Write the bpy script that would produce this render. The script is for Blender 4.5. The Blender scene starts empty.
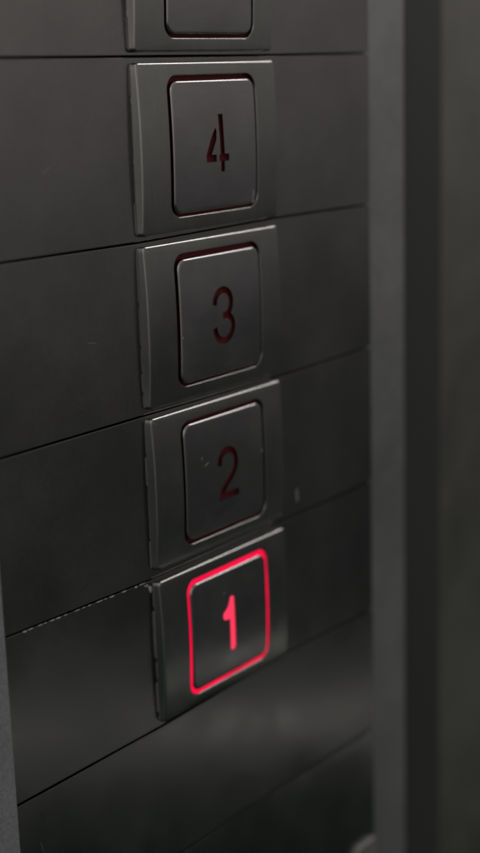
import bpy, bmesh, math, random
from mathutils import Vector
random.seed(4)
S = bpy.context.scene
COL = S.collection
MM = 0.001

# ------------------------------------------------------------------ materials
def new_mat(name):
    m = bpy.data.materials.new(name); m.use_nodes = True
    nt = m.node_tree
    return m, nt, nt.nodes, nt.links, nt.nodes['Principled BSDF']

def metal(name, base, rough, metallic=0.9, grain=(500, 500, 40), grain_amt=0.10, bump=0.05, smudge=0.10,
          var=0.05, aniso=0.0, dust=0.0, wave=0.0):
    """brushed / satin metal: fine directional grain, soft finger smudges, faint dust"""
    m, nt, N, L, P = new_mat(name)
    tc = N.new('ShaderNodeTexCoord')
    mp = N.new('ShaderNodeMapping'); mp.inputs['Scale'].default_value = grain
    L.new(tc.outputs['Object'], mp.inputs['Vector'])
    g = N.new('ShaderNodeTexNoise'); g.inputs['Scale'].default_value = 6.0; g.inputs['Detail'].default_value = 4
    L.new(mp.outputs[0], g.inputs['Vector'])
    s = N.new('ShaderNodeTexNoise'); s.inputs['Scale'].default_value = 38.0; s.inputs['Detail'].default_value = 5
    s.inputs['Roughness'].default_value = 0.62
    # every piece gets its own patch of the smudge pattern
    oi = N.new('ShaderNodeObjectInfo'); of = N.new('ShaderNodeMath'); of.operation = 'MULTIPLY_ADD'; of.inputs[1].default_value = 9.0; of.inputs[2].default_value = 1.7
    L.new(oi.outputs['Random'], of.inputs[0])
    mo = N.new('ShaderNodeVectorMath'); mo.operation = 'ADD'; L.new(tc.outputs['Object'], mo.inputs[0]); L.new(of.outputs[0], mo.inputs[1])
    L.new(mo.outputs[0], s.inputs['Vector'])
    # roughness
    mr = N.new('ShaderNodeMapRange'); mr.inputs['To Min'].default_value = rough - smudge; mr.inputs['To Max'].default_value = rough + smudge
    mr.inputs['From Min'].default_value = 0.3; mr.inputs['From Max'].default_value = 0.7
    L.new(s.outputs['Fac'], mr.inputs['Value'])
    ad = N.new('ShaderNodeMath'); ad.operation = 'MULTIPLY_ADD'; ad.inputs[1].default_value = grain_amt; 
    L.new(g.outputs['Fac'], ad.inputs[0]); L.new(mr.outputs[0], ad.inputs[2])
    L.new(ad.outputs[0], P.inputs['Roughness'])
    # colour: small variation of the surface finish
    cr = N.new('ShaderNodeMapRange'); cr.inputs['To Min'].default_value = 1 - var; cr.inputs['To Max'].default_value = 1 + var
    cr.inputs['From Min'].default_value = 0.3; cr.inputs['From Max'].default_value = 0.7
    L.new(g.outputs['Fac'], cr.inputs['Value'])
    sm = N.new('ShaderNodeMapRange'); sm.inputs['From Min'].default_value = 0.35; sm.inputs['From Max'].default_value = 0.65
    sm.inputs['To Min'].default_value = 0.92; sm.inputs['To Max'].default_value = 1.08
    L.new(s.outputs['Fac'], sm.inputs['Value'])     # greasy film
    ml = N.new('ShaderNodeMath'); ml.operation = 'MULTIPLY'; L.new(cr.outputs[0], ml.inputs[0]); L.new(sm.outputs[0], ml.inputs[1])
    mx = N.new('ShaderNodeVectorMath'); mx.operation = 'SCALE'; mx.inputs[0].default_value = base
    L.new(ml.outputs[0], mx.inputs['Scale'])
    col = mx.outputs[0]
    if dust:
        d = N.new('ShaderNodeTexNoise'); d.inputs['Scale'].default_value = 900; d.inputs['Detail'].default_value = 2
        L.new(tc.outputs['Object'], d.inputs['Vector'])
        dr = N.new('ShaderNodeMapRange'); dr.inputs['From Min'].default_value = 0.66; dr.inputs['From Max'].default_value = 0.76
        dr.inputs['To Max'].default_value = dust
        L.new(d.outputs['Fac'], dr.inputs['Value'])
        mm = N.new('ShaderNodeMix'); mm.data_type = 'RGBA'; mm.inputs['B'].default_value = (0.35, 0.34, 0.33, 1)
        L.new(dr.outputs[0], mm.inputs['Factor']); L.new(col, mm.inputs['A']); col = mm.outputs['Result']
    L.new(col, P.inputs['Base Color'])
    P.inputs['Metallic'].default_value = metallic
    P.inputs['Anisotropic'].default_value = aniso
    b = N.new('ShaderNodeBump'); b.inputs['Strength'].default_value = bump; b.inputs['Distance'].default_value = 0.0001
    L.new(g.outputs['Fac'], b.inputs['Height']); L.new(b.outputs[0], P.inputs['Normal'])
    if wave:    # slight unevenness of the pressed sheet
        wv = N.new('ShaderNodeTexNoise'); wv.inputs['Scale'].default_value = 22.0; wv.inputs['Detail'].default_value = 1.5
        L.new(mo.outputs[0], wv.inputs['Vector'])
        b2 = N.new('ShaderNodeBump'); b2.inputs['Strength'].default_value = 1.0; b2.inputs['Distance'].default_value = wave * 0.02
        L.new(wv.outputs['Fac'], b2.inputs['Height']); L.new(b2.outputs[0], b.inputs['Normal'])
    return m

M_plate  = metal('satin_dark_steel', (0.185, 0.176, 0.175), 0.17, 1.0, grain=(160, 160, 160), grain_amt=0.05, smudge=0.05, bump=0.0, dust=0.07, wave=0.006)
M_frame  = metal('brushed_steel_frame', (0.205, 0.20, 0.192), 0.17, 1.0, grain=(300, 300, 25), smudge=0.07, grain_amt=0.07, bump=0.0, var=0.04, wave=0.01)
M_cap    = metal('brushed_steel_cap', (0.225, 0.214, 0.218), 0.16, 1.0, grain=(25, 300, 300), smudge=0.08, grain_amt=0.07, bump=0.0, var=0.04, wave=0.012)
M_return = metal('grey_return', (0.26, 0.255, 0.262), 0.36, 0.85, grain=(60, 60, 60), smudge=0.03, bump=0.03)
M_grain  = metal('grainy_grey', (0.19, 0.19, 0.20), 0.6, 0.4, grain=(300, 300, 300), smudge=0.05, bump=0.6, var=0.2, dust=0.4)
M_door   = metal('door_steel', (0.19, 0.182, 0.17), 0.33, 0.95, grain=(300, 300, 10), smudge=0.05, bump=0.02)
M_rust   = metal('sealant', (0.16, 0.155, 0.15), 0.5, 0.6, grain=(200, 200, 200), smudge=0.05, bump=0.3)
M_chip   = metal('bare_chipped_metal', (0.5, 0.485, 0.47), 0.4, 0.7, grain=(300, 300, 300), smudge=0.05, bump=0.6)

M_scr    = metal('scratch_line', (0.30, 0.29, 0.28), 0.4, 0.9, grain=(300, 300, 300), smudge=0.05, bump=0.3)
def flat(name, col, rough=0.6):
    m, nt, N, L, P = new_mat(name)
    n = N.new('ShaderNodeTexNoise'); n.inputs['Scale'].default_value = 300
    mr = N.new('ShaderNodeMapRange'); mr.inputs['To Min'].default_value = rough - .08; mr.inputs['To Max'].default_value = rough + .08
    L.new(n.outputs['Fac'], mr.inputs['Value']); L.new(mr.outputs[0], P.inputs['Roughness'])
    P.inputs['Base Color'].default_value = (*col, 1)
    return m
M_black = flat('black_cavity', (0.008, 0.008, 0.008), 0.8)
M_shade = flat('slot_shade_black', (0.012, 0.013, 0.012), 0.6)  # near-black that stands in for shade beside the door
M_lens = flat('dark_red_lens', (0.075, 0.0008, 0.003), 0.6)
M_lens.node_tree.nodes['Principled BSDF'].inputs['Specular IOR Level'].default_value = 0.2

def glow(name, c, strength, var=0.12, scale=250):
    m, nt, N, L, P = new_mat(name)
    P.inputs['Base Color'].default_value = (0.05, 0.001, 0.004, 1); P.inputs['Roughness'].default_value = 0.5; P.inputs['Specular IOR Level'].default_value = 0.2
    tc = N.new('ShaderNodeTexCoord')
    n = N.new('ShaderNodeTexNoise'); n.inputs['Scale'].default_value = scale
    L.new(tc.outputs['Object'], n.inputs['Vector'])
    mr = N.new('ShaderNodeMapRange'); mr.inputs['To Min'].default_value = strength * (1 - var); mr.inputs['To Max'].default_value = strength * (1 + var)
    mr.inputs['From Min'].default_value = 0.3; mr.inputs['From Max'].default_value = 0.7
    L.new(n.outputs['Fac'], mr.inputs['Value'])
    P.inputs['Emission Color'].default_value = (*c, 1)
    L.new(mr.outputs[0], P.inputs['Emission Strength'])
    return m
M_ring = glow('lit_red_lens', (0.72, 0.0008, 0.040), 1.35, 0.3, 70)
M_numlit = glow('lit_pink_numeral', (0.97, 0.04, 0.10), 1.15, 0.2, 1500)

# ------------------------------------------------------------------ helpers
def link(name, me, mat, parent=None):
    o = bpy.data.objects.new(name, me); COL.objects.link(o)
    if mat: me.materials.append(mat)
    if parent: o.parent = parent
    return o

def finish(bm, name, mat, parent=None, ang=35):
    bmesh.ops.recalc_face_normals(bm, faces=bm.faces)
    for f in bm.faces: f.smooth = True
    for e in bm.edges:
        e.smooth = len(e.link_faces) == 2 and e.calc_face_angle(0) < math.radians(ang)
    me = bpy.data.meshes.new(name); bm.to_mesh(me); bm.free()
    o = link(name, me, mat, parent)
    wn = o.modifiers.new('wn', 'WEIGHTED_NORMAL'); wn.keep_sharp = True; wn.weight = 80
    return o

def tag(o, label, cat, group=None):
    o['label'] = label; o['category'] = cat
    if group: o['group'] = group
    return o

def rrect(x0, x1, z0, z1, r, n=8):
    """rounded rectangle, counter-clockwise in x,z (mm)"""
    pts = []
    for cx, cz, a0 in ((x1 - r, z1 - r, 0), (x0 + r, z1 - r, 90), (x0 + r, z0 + r, 180), (x1 - r, z0 + r, 270)):
        for i in range(n + 1):
            a = math.radians(a0 + 90 * i / n)
            pts.append((cx + r * math.cos(a), cz + r * math.sin(a)))
    return pts

def loft(rings, close_first=False, close_last=False, cyclic=False):
    bm = bmesh.new()
    vs = [[bm.verts.new((x * MM, y * MM, z * MM)) for x, z in pts] for pts, y in rings]
    n = len(vs[0]); k = len(vs)
    for j in range(k if cyclic else k - 1):
        a, b = vs[j], vs[(j + 1) % k]
        for i in range(n):
            bm.faces.new((a[i], a[(i + 1) % n], b[(i + 1) % n], b[i]))
    if close_first: bm.faces.new(vs[0])
    if close_last: bm.faces.new(vs[-1])
    bmesh.ops.recalc_face_normals(bm, faces=bm.faces)
    return bm

def slice_z(bm, z0, z1, n):
    bmesh.ops.triangulate(bm, faces=[f for f in bm.faces if len(f.verts) > 4])
    for i in range(1, n):
        z = (z0 + (z1 - z0) * i / n + 0.0137) * MM
        bmesh.ops.bisect_plane(bm, geom=bm.verts[:] + bm.edges[:] + bm.faces[:], plane_co=(0, 0, z), plane_no=(0, 0, 1), dist=1e-7)

def prism(poly, y0, y1):
    bm = bmesh.new()
    a = [bm.verts.new((x * MM, y0 * MM, z * MM)) for x, z in poly]
    b = [bm.verts.new((x * MM, y1 * MM, z * MM)) for x, z in poly]
    n = len(poly)
    for i in range(n): bm.faces.new((a[i], a[(i + 1) % n], b[(i + 1) % n], b[i]))
    bm.faces.new(a); bm.faces.new(b)
    bmesh.ops.recalc_face_normals(bm, faces=bm.faces)
    return bm

def catmull(pts, n=7):
    P = [Vector(p) for p in pts]; P = [P[0] * 2 - P[1]] + P + [P[-1] * 2 - P[-2]]
    out = []
    for i in range(1, len(P) - 2):
        for j in range(n):
            t = j / n; a, b, c, d = P[i - 1:i + 3]
            out.append(0.5 * ((2 * b) + (c - a) * t + (2 * a - 5 * b + 4 * c - d) * t * t + (3 * b - a - 3 * c + d) * t ** 3))
    out.append(P[-2]); return out

def stroke(pts, w, smooth=True):
    c = catmull(pts) if smooth else [Vector(p) for p in pts]
    Lh, Rh = [], []
    for i, p in enumerate(c):
        t = (c[min(i + 1, len(c) - 1)] - c[max(i - 1, 0)]).normalized()
        nn = Vector((-t.y, t.x)) * w / 2
        Lh.append(tuple(p + nn)); Rh.append(tuple(p - nn))
    return Lh + Rh[::-1]

def boolean(bm_a, cutters):
    me = bpy.data.meshes.new('tmp'); bm_a.to_mesh(me); bm_a.free()
    for c in cutters:
        mc = bpy.data.meshes.new('tmpc'); c.to_mesh(mc); c.free()
        oa = bpy.data.objects.new('tmp', me); oc = bpy.data.objects.new('tmpc', mc)
        COL.objects.link(oa); COL.objects.link(oc)
        md = oa.modifiers.new('b', 'BOOLEAN'); md.object = oc; md.operation = 'DIFFERENCE'; md.solver = 'EXACT'
        dg = bpy.context.evaluated_depsgraph_get()
        me2 = bpy.data.meshes.new_from_object(oa.evaluated_get(dg))
        bpy.data.objects.remove(oa); bpy.data.objects.remove(oc); bpy.data.meshes.remove(mc)
        me = me2
    bm = bmesh.new(); bm.from_mesh(me); bpy.data.meshes.remove(me)
    return bm

# ------------------------------------------------------------------ numerals (mm, panel coordinates)
NUM = {
 4: [[(134.25, -16.2), (134.72, -16.9), (134.62, -18.9), (132.75, -22.3), (134.5, -22.35), (134.55, -24.0), (130.8, -24.0), (130.75, -22.3), (132.4, -18.9)],
     [(135.5, -13.2), (137.2, -13.2), (137.45, -19.7), (137.6, -22.3), (139.2, -22.4), (139.2, -24.0), (137.5, -24.0), (137.5, -26.4), (136.1, -26.4), (136.1, -24.0), (135.5, -24.0), (135.5, -22.4), (136.0, -22.4), (135.9, -19.7)]],
 3: [stroke([(131.75, -57.45), (132.2, -55.7), (133.5, -54.45), (135.3, -54.1), (137.15, -54.9), (138.05, -56.7), (137.75, -58.5), (136.7, -59.85), (134.9, -60.35)], 1.62),
     stroke([(134.7, -60.2), (136.9, -60.5), (138.35, -61.75), (138.6, -63.4), (137.8, -65.1), (136.1, -66.2), (134.2, -66.2), (132.5, -65.1), (131.6, -62.9)], 1.62)],
 2: [stroke([(131.8, -97.0), (132.2, -94.95), (133.65, -93.75), (135.5, -93.55), (137.4, -94.4), (138.3, -96.3), (138.05, -98.4), (136.6, -100.3), (134.4, -102.0), (132.9, -103.6), (132.2, -105.3)], 1.62),
     [(132.1, -104.0), (139.1, -104.15), (139.35, -105.75), (131.3, -105.7)]],
 1: [[(134.4, -131.6), (135.2, -131.4), (136.0, -131.9), (136.25, -145.1), (135.85, -145.85), (134.6, -145.85), (134.1, -145.1), (134.05, -137.3), (132.0, -137.0), (131.35, -136.3), (131.45, -135.2), (133.1, -134.1), (133.9, -132.9)]],
}
# ------------------------------------------------------------------ the button modules
H = 1.45      # height of the module's face above the plates
B = 0.72      # how much the face domes out at mid height
# number: (x0, x1, z top, z bottom, cap dx, cap dz, cap proud)
MOD = {
 5: (108.5, 158.2, 39.0, 0.85, 0.0, 0.0, 0.15),
 4: (108.6, 159.0, -1.35, -39.0, 0.1, -0.15, 0.25),
 3: (108.4, 158.9, -41.15, -78.4, 0.1, -0.25, 0.35),
 2: (108.4, 158.7, -80.55, -117.2, 0.0, 0.1, 0.15),
 1: (108.7, 159.1, -120.15, -156.0, 0.0, -0.05, 0.15),
}
LAB = {
 5: 'topmost steel lift button, cut off by the photo edge, above the number 4 button',
 4: 'unlit brushed steel lift button marked with the stencilled number 4',
 3: 'unlit brushed steel lift button marked with the engraved number 3',
 2: 'unlit brushed steel lift button marked with the engraved number 2',
 1: 'lit lift button with glowing red outline and glowing number 1',
}
def make_module(num):
    x0, x1, zt, zb, dx, dz, proud = MOD[num]
    Hh = zt - zb; zc = (zt + zb) / 2
    t = bpy.data.objects.new('lift_button', None); COL.objects.link(t)
    t.location = ((x0 + x1) / 2 * MM, 0, zc * MM); t.empty_display_size = 0.01
    bpy.context.view_layer.update()
    tag(t, LAB[num], 'lift button', 'number buttons in a column on the lift panel')
    cx, cz = (x0 + x1) / 2, zc
    def place(bm):      # into the module's own coordinates
        for v in bm.verts: v.co.x -= cx * MM; v.co.z -= cz * MM
    def dome(z): f = (z - zc) / Hh; return B * max(0.0, 1 - 4 * f * f)
    lit = num == 1
    # --- opening and cap outlines
    sc = Hh / 37.65
    ox0, ox1 = 118.35, 150.75
    oz1, oz0 = zt - 2.9, zt - 2.9 - 31.4 * sc
    if num == 5: oz0 = zb + 3.0; oz1 = oz0 + 31.4
    # --- frame: outer walls, bevel, face, bevel, inner walls (flat, then domed)
    bev = 0.42
    def skirt(): return rrect(x0 - 0.55, x1 + 0.05, zb, zt, 0.9)
    def out(i): return rrect(x0 + i, x1 - i, zb + i, zt - i, max(0.9 - i, 0.25))
    def inn(i): return rrect(ox0 - i, ox1 + i, oz0 - i, oz1 + i, 3.3 + i)
    rings = [(skirt(), 0.3), (out(0), -H + bev)]
    for k in range(1, 5):
        a = math.radians(90 * k / 4)
        rings.append((out(1.2 * bev * (1 - math.cos(a))), -H + bev * (1 - math.sin(a))))
    rb = 0.22
    for k in range(0, 4):
        a = math.radians(90 * k / 3)
        rings.append((inn(rb * (1 - math.sin(a))), -H + rb * (1 - math.cos(a))))
    rings += [(inn(0), 0.3)]
    bm = loft(rings, cyclic=True)
    slice_z(bm, zb, zt, 22)
    for v in bm.verts:
        w = min(1, max(0, (0.3 - v.co.y / MM) / (H + 0.3)))
        v.co.y -= dome(v.co.z / MM) * w * MM
    place(bm); fr = finish(bm, 'frame', M_frame, t)
    # --- lens behind the cap, seen in the gap
    ln = 0.05
    d = 0.35 if lit else 1.1
    pts0 = rrect(ox0 + ln, ox1 - ln, oz0 + ln, oz1 - ln, 3.25)
    bm = loft([(pts0, 0.2), (pts0, -H + d)], True, True)
    slice_z(bm, oz0, oz1, 22)
    for v in bm.verts:
        if v.co.y < 0: v.co.y -= dome(v.co.z / MM) * MM
    place(bm); lens = finish(bm, 'light_ring' if lit else 'lens', M_ring if lit else M_lens, t)
    if lit: lens['label'] = 'glowing red ring round the button cap'
    # --- cap
    g = 1.08 if lit else 0.85
    gt = g * 1.15
    c0, c1, b0, b1 = ox0 + g + dx, ox1 - g + dx, oz0 + g + dz, oz1 - gt + dz
    def cap(i): return rrect(c0 + i, c1 - i, b0 + i, b1 - i, max(2.5 - i, 0.4))
    fb = 0.5; yf = -H - proud
    yb = -H + 1.25
    rings = [(cap(0), yb), (cap(0), yf + fb)]
    for k in range(1, 6):       # rounded rim of the cap
        a = math.radians(90 * k / 5)
        rings.append((cap(fb * (1 - math.cos(a))), yf + fb * (1 - math.sin(a))))
    bm = loft(rings, True, True)
    if num in NUM:
        bm = boolean(bm, [prism(p, -8, 4) for p in NUM[num]])
    slice_z(bm, b0, b1, 26)
    for v in bm.verts: v.co.y -= dome(v.co.z / MM) * MM
    place(bm); cp = finish(bm, 'button_cap', M_cap, t)
    # --- numeral infill, sits just below the cap's surface
    if num in NUM:
        bmn = bmesh.new()
        for i, p in enumerate(NUM[num]):
            b_ = prism(p, yf + (0.8 if not lit else 0.2) - 0.01 * i, yb - 0.2); 
            slice_z(b_, b0, b1, 26)
            tmp = bpy.data.meshes.new('t'); b_.to_mesh(tmp); b_.free(); bmn.from_mesh(tmp); bpy.data.meshes.remove(tmp)
        ctr = Vector((135.2 * MM, 0, 0))
        for v in bmn.verts: v.co.y -= dome(v.co.z / MM) * MM
        place(bmn); nu = finish(bmn, 'numeral', M_numlit if lit else M_lens, cp)
        nu['label'] = ('glowing pink-red number %d' if lit else 'dark red sunken number %d') % num
    # --- ragged sealant down the left edge of the module
    bm = bmesh.new(); z = zt - 0.6; k = 0
    while z > zb + 1:
        ln_ = random.uniform(4, 13); z2 = max(zb + 0.5, z - ln_); w = random.uniform(0.1, 0.75); hh = random.uniform(0.06, 0.22)
        poly = [(x0 - 0.4 - w, z - 0.25), (x0 - 0.4 - w * .9, z2 + 0.5), (x0 - 0.4 - w * .35, z2 + 0.05), (x0 - 0.3, z2), (x0 - 0.3, z)]
        b_ = prism(poly, 0.1, -hh); tmp = bpy.data.meshes.new('t'); b_.to_mesh(tmp); b_.free(); bm.from_mesh(tmp); bpy.data.meshes.remove(tmp)
        z = z2 - random.uniform(0.15, 1.2)
    place(bm); finish(bm, 'edge_sealant', M_rust, t)
    # --- small scratches and nicks on the caps
    marks = {4: [((148.6, -31.6), (148.5, -34.6), 0.16), ((148.9, -34.2), (148.3, -34.7), 0.2)],
             2: [((126.3, -95.6), (127.6, -95.1), 0.14), ((125.2, -94.0), (125.4, -93.2), 0.1), ((149.0, -96.4), (149.1, -97.2), 0.18)],
             1: [((131.9, -129.7), (132.15, -129.95), 0.22)],
             3: [((119.6, -63.2), (119.9, -63.5), 0.22)]}.get(num, [])
    for a, b, w in marks:
        bm = prism(stroke([a, ((a[0] + b[0]) / 2, (a[1] + b[1]) / 2 + .06), b], w, False), yf + 0.05, yf - 0.035)
        for v in bm.verts: v.co.y -= dome(v.co.z / MM) * MM
        place(bm)
        finish(bm, 'scratch', M_chip, cp)
    return t
for num in (5, 4, 3, 2, 1): make_module(num)

# ------------------------------------------------------------------ horizontal cover plates, one per storey
# seam heights at x = left edge, module left, module right, right edge
SE = [(61, 204, None)]
seam = {-1: (39.6, 39.7, 39.9, 39.8), 0: (0.15, 0.0, -0.1, 0.15), 1: (-39.75, -40.2, -39.6, -39.9), 2: (-79.6, -79.7, -80.0, -79.5),
        3: (-118.1, -119.3, -118.9, -118.6), 4: (-157.1, -157.35, -156.4, -157.6), 5: (-193.6, -193.8, -194.2, -195.0), 6: (-230, -230, -230.2, -230), 7: (-270,) * 4}
XL, XR = 60.8, 203.9
XS = (XL, 108.6, 161.8, XR)
PL = {-1: 'dark satin steel cover plate beside the topmost, cut-off button', 0: 'dark satin steel cover plate around the number 4 button',
      1: 'dark satin steel cover plate around the number 3 button', 2: 'dark satin steel cover plate around the number 2 button',
      3: 'dark steel cover plate around the lit number 1 button, its top left edge chipped',
      4: 'blank dark steel cover plate directly below the lit number 1 button',
      5: 'lower blank steel cover plate, second below the lit button, at the bottom of the photo',
      6: 'lowest blank steel cover plate, its top corner at the foot of the photo'}
for k in range(-1, 7):
    gap = 0.22
    top = [(x, z - gap) for x, z in zip(XS, seam[k])]
    bot = [(x, z + gap) for x, z in zip(XS, seam[k + 1])]
    poly = top + bot[::-1]
    bm = prism(poly, 0.0, 2.0)
    ed = [e for e in bm.edges if all(abs(v.co.y) < 1e-7 for v in e.verts)]
    bmesh.ops.bevel(bm, geom=ed, offset=0.18 * MM, segments=2, profile=0.5, affect='EDGES')
    zc = (seam[k][0] + seam[k + 1][0]) / 2
    yoff = {-1: 0.03, 0: 0.0, 1: 0.05, 2: 0.0, 3: 0.14, 4: 0.0, 5: 0.04, 6: 0}[k]
    for v in bm.verts: v.co.x -= 132 * MM; v.co.z -= zc * MM
    o = finish(bm, 'cover_plate', M_plate)
    o.location = (132 * MM, yoff * MM, zc * MM)
    tag(o, PL[k], 'cover plate', 'horizontal steel cover plates of the lift panel')
    if k == 3:   # chipped enamel along the seam on the left, one speck by the module
        bm = bmesh.new(); x = 66.0
        while x < 105:
            l = random.uniform(0.8, 2.4); th = random.uniform(0.15, 0.42)
            z = seam[3][0] + (seam[3][1] - seam[3][0]) * (x - XL) / 48 - gap
            poly = [(x, z), (x + l * .5, z + 0.03), (x + l, z - 0.02), (x + l * .8, z - th), (x + l * .2, z - th * random.uniform(.5, 1))]
            b_ = prism(poly, 0.05, -0.05); tmp = bpy.data.meshes.new('t'); b_.to_mesh(tmp); b_.free(); bm.from_mesh(tmp); bpy.data.meshes.remove(tmp)
            x += l + random.choice((0.3, 0.8, 1.4, 2.2, 4.5)) * random.uniform(.7, 1.3)
        for v in bm.verts: v.co.x -= 132 * MM; v.co.z -= zc * MM
        c = finish(bm, 'chipped_edge', M_chip, o); c['kind'] = 'stuff'
        for q in ([(106.5, -120.9), (107.3, -120.7), (107.6, -121.6), (107.2, -122.5), (106.8, -121.8)], [(105.2, -120.3), (106.4, -120.1), (106.2, -120.5)]):
            bm = prism(q, 0.05, -0.25)
            for v in bm.verts: v.co.x -= 132 * MM; v.co.z -= zc * MM
            finish(bm, 'paint_fleck', M_chip, o)
    if k in (4, 1, 0):   # hairline scratches in the finish
        for a, b in {4: [((67.0, -168.5), (68.2, -173.0))], 1: [((91, -60), (93.5, -60.6))], 0: [((80, -23), (82.5, -21.8))]}[k]:
            bm = prism(stroke([a, ((a[0] + b[0]) / 2 + .05, (a[1] + b[1]) / 2 + .1), b], 0.1, False), 0.05, -0.01)
            for v in bm.verts: v.co.x -= 132 * MM; v.co.z -= zc * MM
            finish(bm, 'scratch', M_scr, o)
    if k == 2:
        bm = prism([(166.4, -112.2), (167.4, -111.4), (167.6, -115.0), (166.6, -115.6)], 0.05, -0.03)
        for v in bm.verts: v.co.x -= 132 * MM; v.co.z -= zc * MM
        finish(bm, 'smudge_mark', M_rust, o)

# dark back box behind the seams
def slab(name, x0, x1, y0, y1, z0, z1, mat, bev=0.3, seg=2):
    cx, cy, cz = (x0 + x1) / 2, (y0 + y1) / 2, (z0 + z1) / 2
    bm = bmesh.new(); bmesh.ops.create_cube(bm, size=1)
    for v in bm.verts: v.co = Vector((v.co.x * (x1 - x0), v.co.y * (y1 - y0), v.co.z * (z1 - z0))) * MM
    if bev: bmesh.ops.bevel(bm, geom=bm.edges[:], offset=bev * MM, segments=seg, profile=0.5, affect='EDGES')
    o = finish(bm, name, mat); o.location = (cx * MM, cy * MM, cz * MM); return o
o = slab('back_box', 57, 207, 3.2, 30, -300, 120, M_black, 0.5)
tag(o, 'black hollow behind the thin seams between the steel plates', 'back box')
o = slab('slot_backing', 150, 700, 75, 80, -450, 300, M_black, 0.5)  # added black plate, keeps the bright world out of the slot
tag(o, 'added black plate darkening the narrow slot between the upright post and the lift door', 'slot backing')
# left surround strip
o = slab('surround_strip', -40, 60.35, -0.9, 3, -300, 60, M_grain, 0.5)
tag(o, 'grainy grey metal strip at the lower left corner, edging the steel plates', 'trim strip')
# upright post beyond the panel's right edge, added black column for shade, lift door
o = slab('upright_post', 208, 241, 10, 34, -340, 160, M_return, 4.0, 8)
tag(o, 'pale grey upright metal post just right of the cover plates, running full height', 'metal post')
o = slab('slot_shade', 251, 288, 22, 42, -380, 200, M_shade, 9.0, 8)  # added dark column, gives the dark fade before the door
tag(o, 'added black column standing for the blurred dark shade between the grey upright post and the lift door', 'dark band')
o = slab('door_panel', 286, 700, 31, 60, -420, 260, M_door, 13.0, 14)
tag(o, 'out of focus dark steel lift door at the right edge beyond the black slot', 'lift door')
# small tab at the foot
pts = rrect(191.0, 203.4, -250, -229.9, 2.6)
bm = loft([(pts, 0.2), (pts, -1.0), (rrect(191.3, 203.1, -249.7, -230.2, 2.4), -1.4)], True, True)
for v in bm.verts: v.co.x -= 197 * MM; v.co.z += 240 * MM
o = finish(bm, 'metal_tab', M_rust); o.location = (197 * MM, 0, -240 * MM)
tag(o, 'small grey metal tab with a rounded corner at the foot of the upright post', 'metal tab')

# ------------------------------------------------------------------ camera
cam = bpy.data.cameras.new('Camera'); co = bpy.data.objects.new('Camera', cam); COL.objects.link(co)
co.location = (-0.1313014, -0.2145508, -0.0043364)
co.rotation_euler = (1.3304539, 0.0289855, -0.9146804)
cam.sensor_fit = 'VERTICAL'; cam.sensor_height = 24; cam.lens = 1438.234 / 853 * 24
cam.clip_start = 0.005; cam.clip_end = 50
cam.dof.use_dof = True; cam.dof.focus_distance = 0.322; cam.dof.aperture_fstop = 5.5
S.camera = co

# ------------------------------------------------------------------ light
w = bpy.data.worlds.new('World'); S.world = w; w.use_nodes = True
nt = w.node_tree; N = nt.nodes; L = nt.links; bg = N['Background']
tc = N.new('ShaderNodeTexCoord'); sx = N.new('ShaderNodeSeparateXYZ'); L.new(tc.outputs['Generated'], sx.inputs[0])
r = N.new('ShaderNodeValToRGB'); mr = N.new('ShaderNodeMapRange')
mr.inputs['From Min'].default_value = -1; mr.inputs['From Max'].default_value = 1
L.new(sx.outputs['Z'], mr.inputs['Value']); L.new(mr.outputs[0], r.inputs['Fac'])
cr = r.color_ramp
cr.elements[0].position = 0.0; cr.elements[0].color = (0.030, 0.036, 0.030, 1)
cr.elements[1].position = 1.0; cr.elements[1].color = (0.55, 0.54, 0.52, 1)
for p_, c_ in ((0.25, (0.020, 0.030, 0.023)), (0.33, (0.052, 0.060, 0.055)), (0.413, (0.108, 0.109, 0.106)), (0.456, (0.20, 0.195, 0.19)), (0.50, (0.31, 0.298, 0.287)), (0.59, (0.44, 0.428, 0.412)), (0.7, (0.30, 0.29, 0.27))):
    e = cr.elements.new(p_); e.color = (*c_, 1)
cr.elements[0].color = (0.015, 0.019, 0.016, 1)
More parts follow.
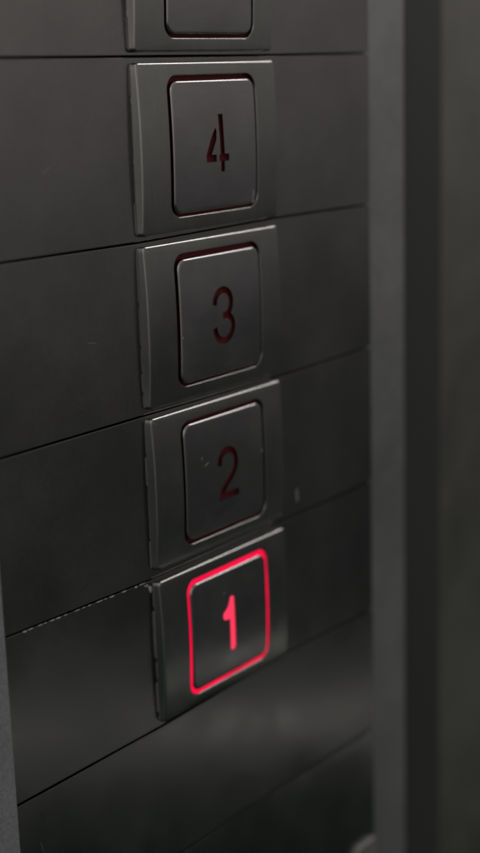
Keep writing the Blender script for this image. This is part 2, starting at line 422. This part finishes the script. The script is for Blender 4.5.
# world brightened towards -x for faces turned that way
mx = N.new('ShaderNodeMapRange'); mx.inputs['From Min'].default_value = -0.1; mx.inputs['From Max'].default_value = -0.9
mx.inputs['To Min'].default_value = 1.0; mx.inputs['To Max'].default_value = 2.2
L.new(sx.outputs['X'], mx.inputs['Value'])
wn_ = N.new('ShaderNodeTexNoise'); wn_.inputs['Scale'].default_value = 3.2; wn_.inputs['Detail'].default_value = 2
L.new(tc.outputs['Generated'], wn_.inputs['Vector'])
wr_ = N.new('ShaderNodeMapRange'); wr_.inputs['From Min'].default_value = 0.3; wr_.inputs['From Max'].default_value = 0.7
wr_.inputs['To Min'].default_value = 0.82; wr_.inputs['To Max'].default_value = 1.18
L.new(wn_.outputs['Fac'], wr_.inputs['Value'])
wm_ = N.new('ShaderNodeMath'); wm_.operation = 'MULTIPLY'; L.new(mx.outputs[0], wm_.inputs[0]); L.new(wr_.outputs[0], wm_.inputs[1])
m2_ = N.new('ShaderNodeMapRange'); m2_.inputs['From Min'].default_value = 0.55; m2_.inputs['From Max'].default_value = 0.82
m2_.inputs['To Min'].default_value = 1.15; m2_.inputs['To Max'].default_value = 0.75
L.new(sx.outputs['X'], m2_.inputs['Value'])
m3_ = N.new('ShaderNodeMath'); m3_.operation = 'MULTIPLY'; L.new(wm_.outputs[0], m3_.inputs[0]); L.new(m2_.outputs[0], m3_.inputs[1]); wm_ = m3_
sc_ = N.new('ShaderNodeVectorMath'); sc_.operation = 'SCALE'; L.new(r.outputs[0], sc_.inputs[0]); L.new(wm_.outputs[0], sc_.inputs['Scale'])
L.new(sc_.outputs[0], bg.inputs['Color']); bg.inputs['Strength'].default_value = 1.0

def area(name, loc, target, sx_, sy_, power, col):
    l = bpy.data.lights.new(name, 'AREA'); l.shape = 'RECTANGLE'; l.size = sx_; l.size_y = sy_; l.energy = power; l.color = col
    o = bpy.data.objects.new(name, l); COL.objects.link(o); o.location = loc
    o.rotation_euler = (Vector(target) - Vector(loc)).to_track_quat('-Z', 'Y').to_euler()
    return o
# ceiling lamp of the lift car
area('ceiling_lamp', (1.05, -0.40, 0.64), (0.13, 0, -0.06), 0.3, 0.3, 3.2, (1.0, 0.98, 0.96))
# added fill, no known lamp: brightens what faces -x from high left
area('side_fill', (-0.28, -0.26, 0.30), (0.2, 0, -0.02), 0.2, 0.2, 0.22, (1.0, 0.98, 0.97))
# low strip of light across the room, seen as a soft streak in the lower plates
area('low_strip_lamp', (0.98, -0.80, -0.72), (0.13, 0, -0.16), 1.5, 0.018, 0.10, (1.0, 0.97, 0.92))

S.view_settings.view_transform = 'Standard'; S.view_settings.look = 'None'
S.view_settings.exposure = 0; S.view_settings.gamma = 1
S.render.resolution_x = 576; S.render.resolution_y = 1024
S.render.engine = 'CYCLES'
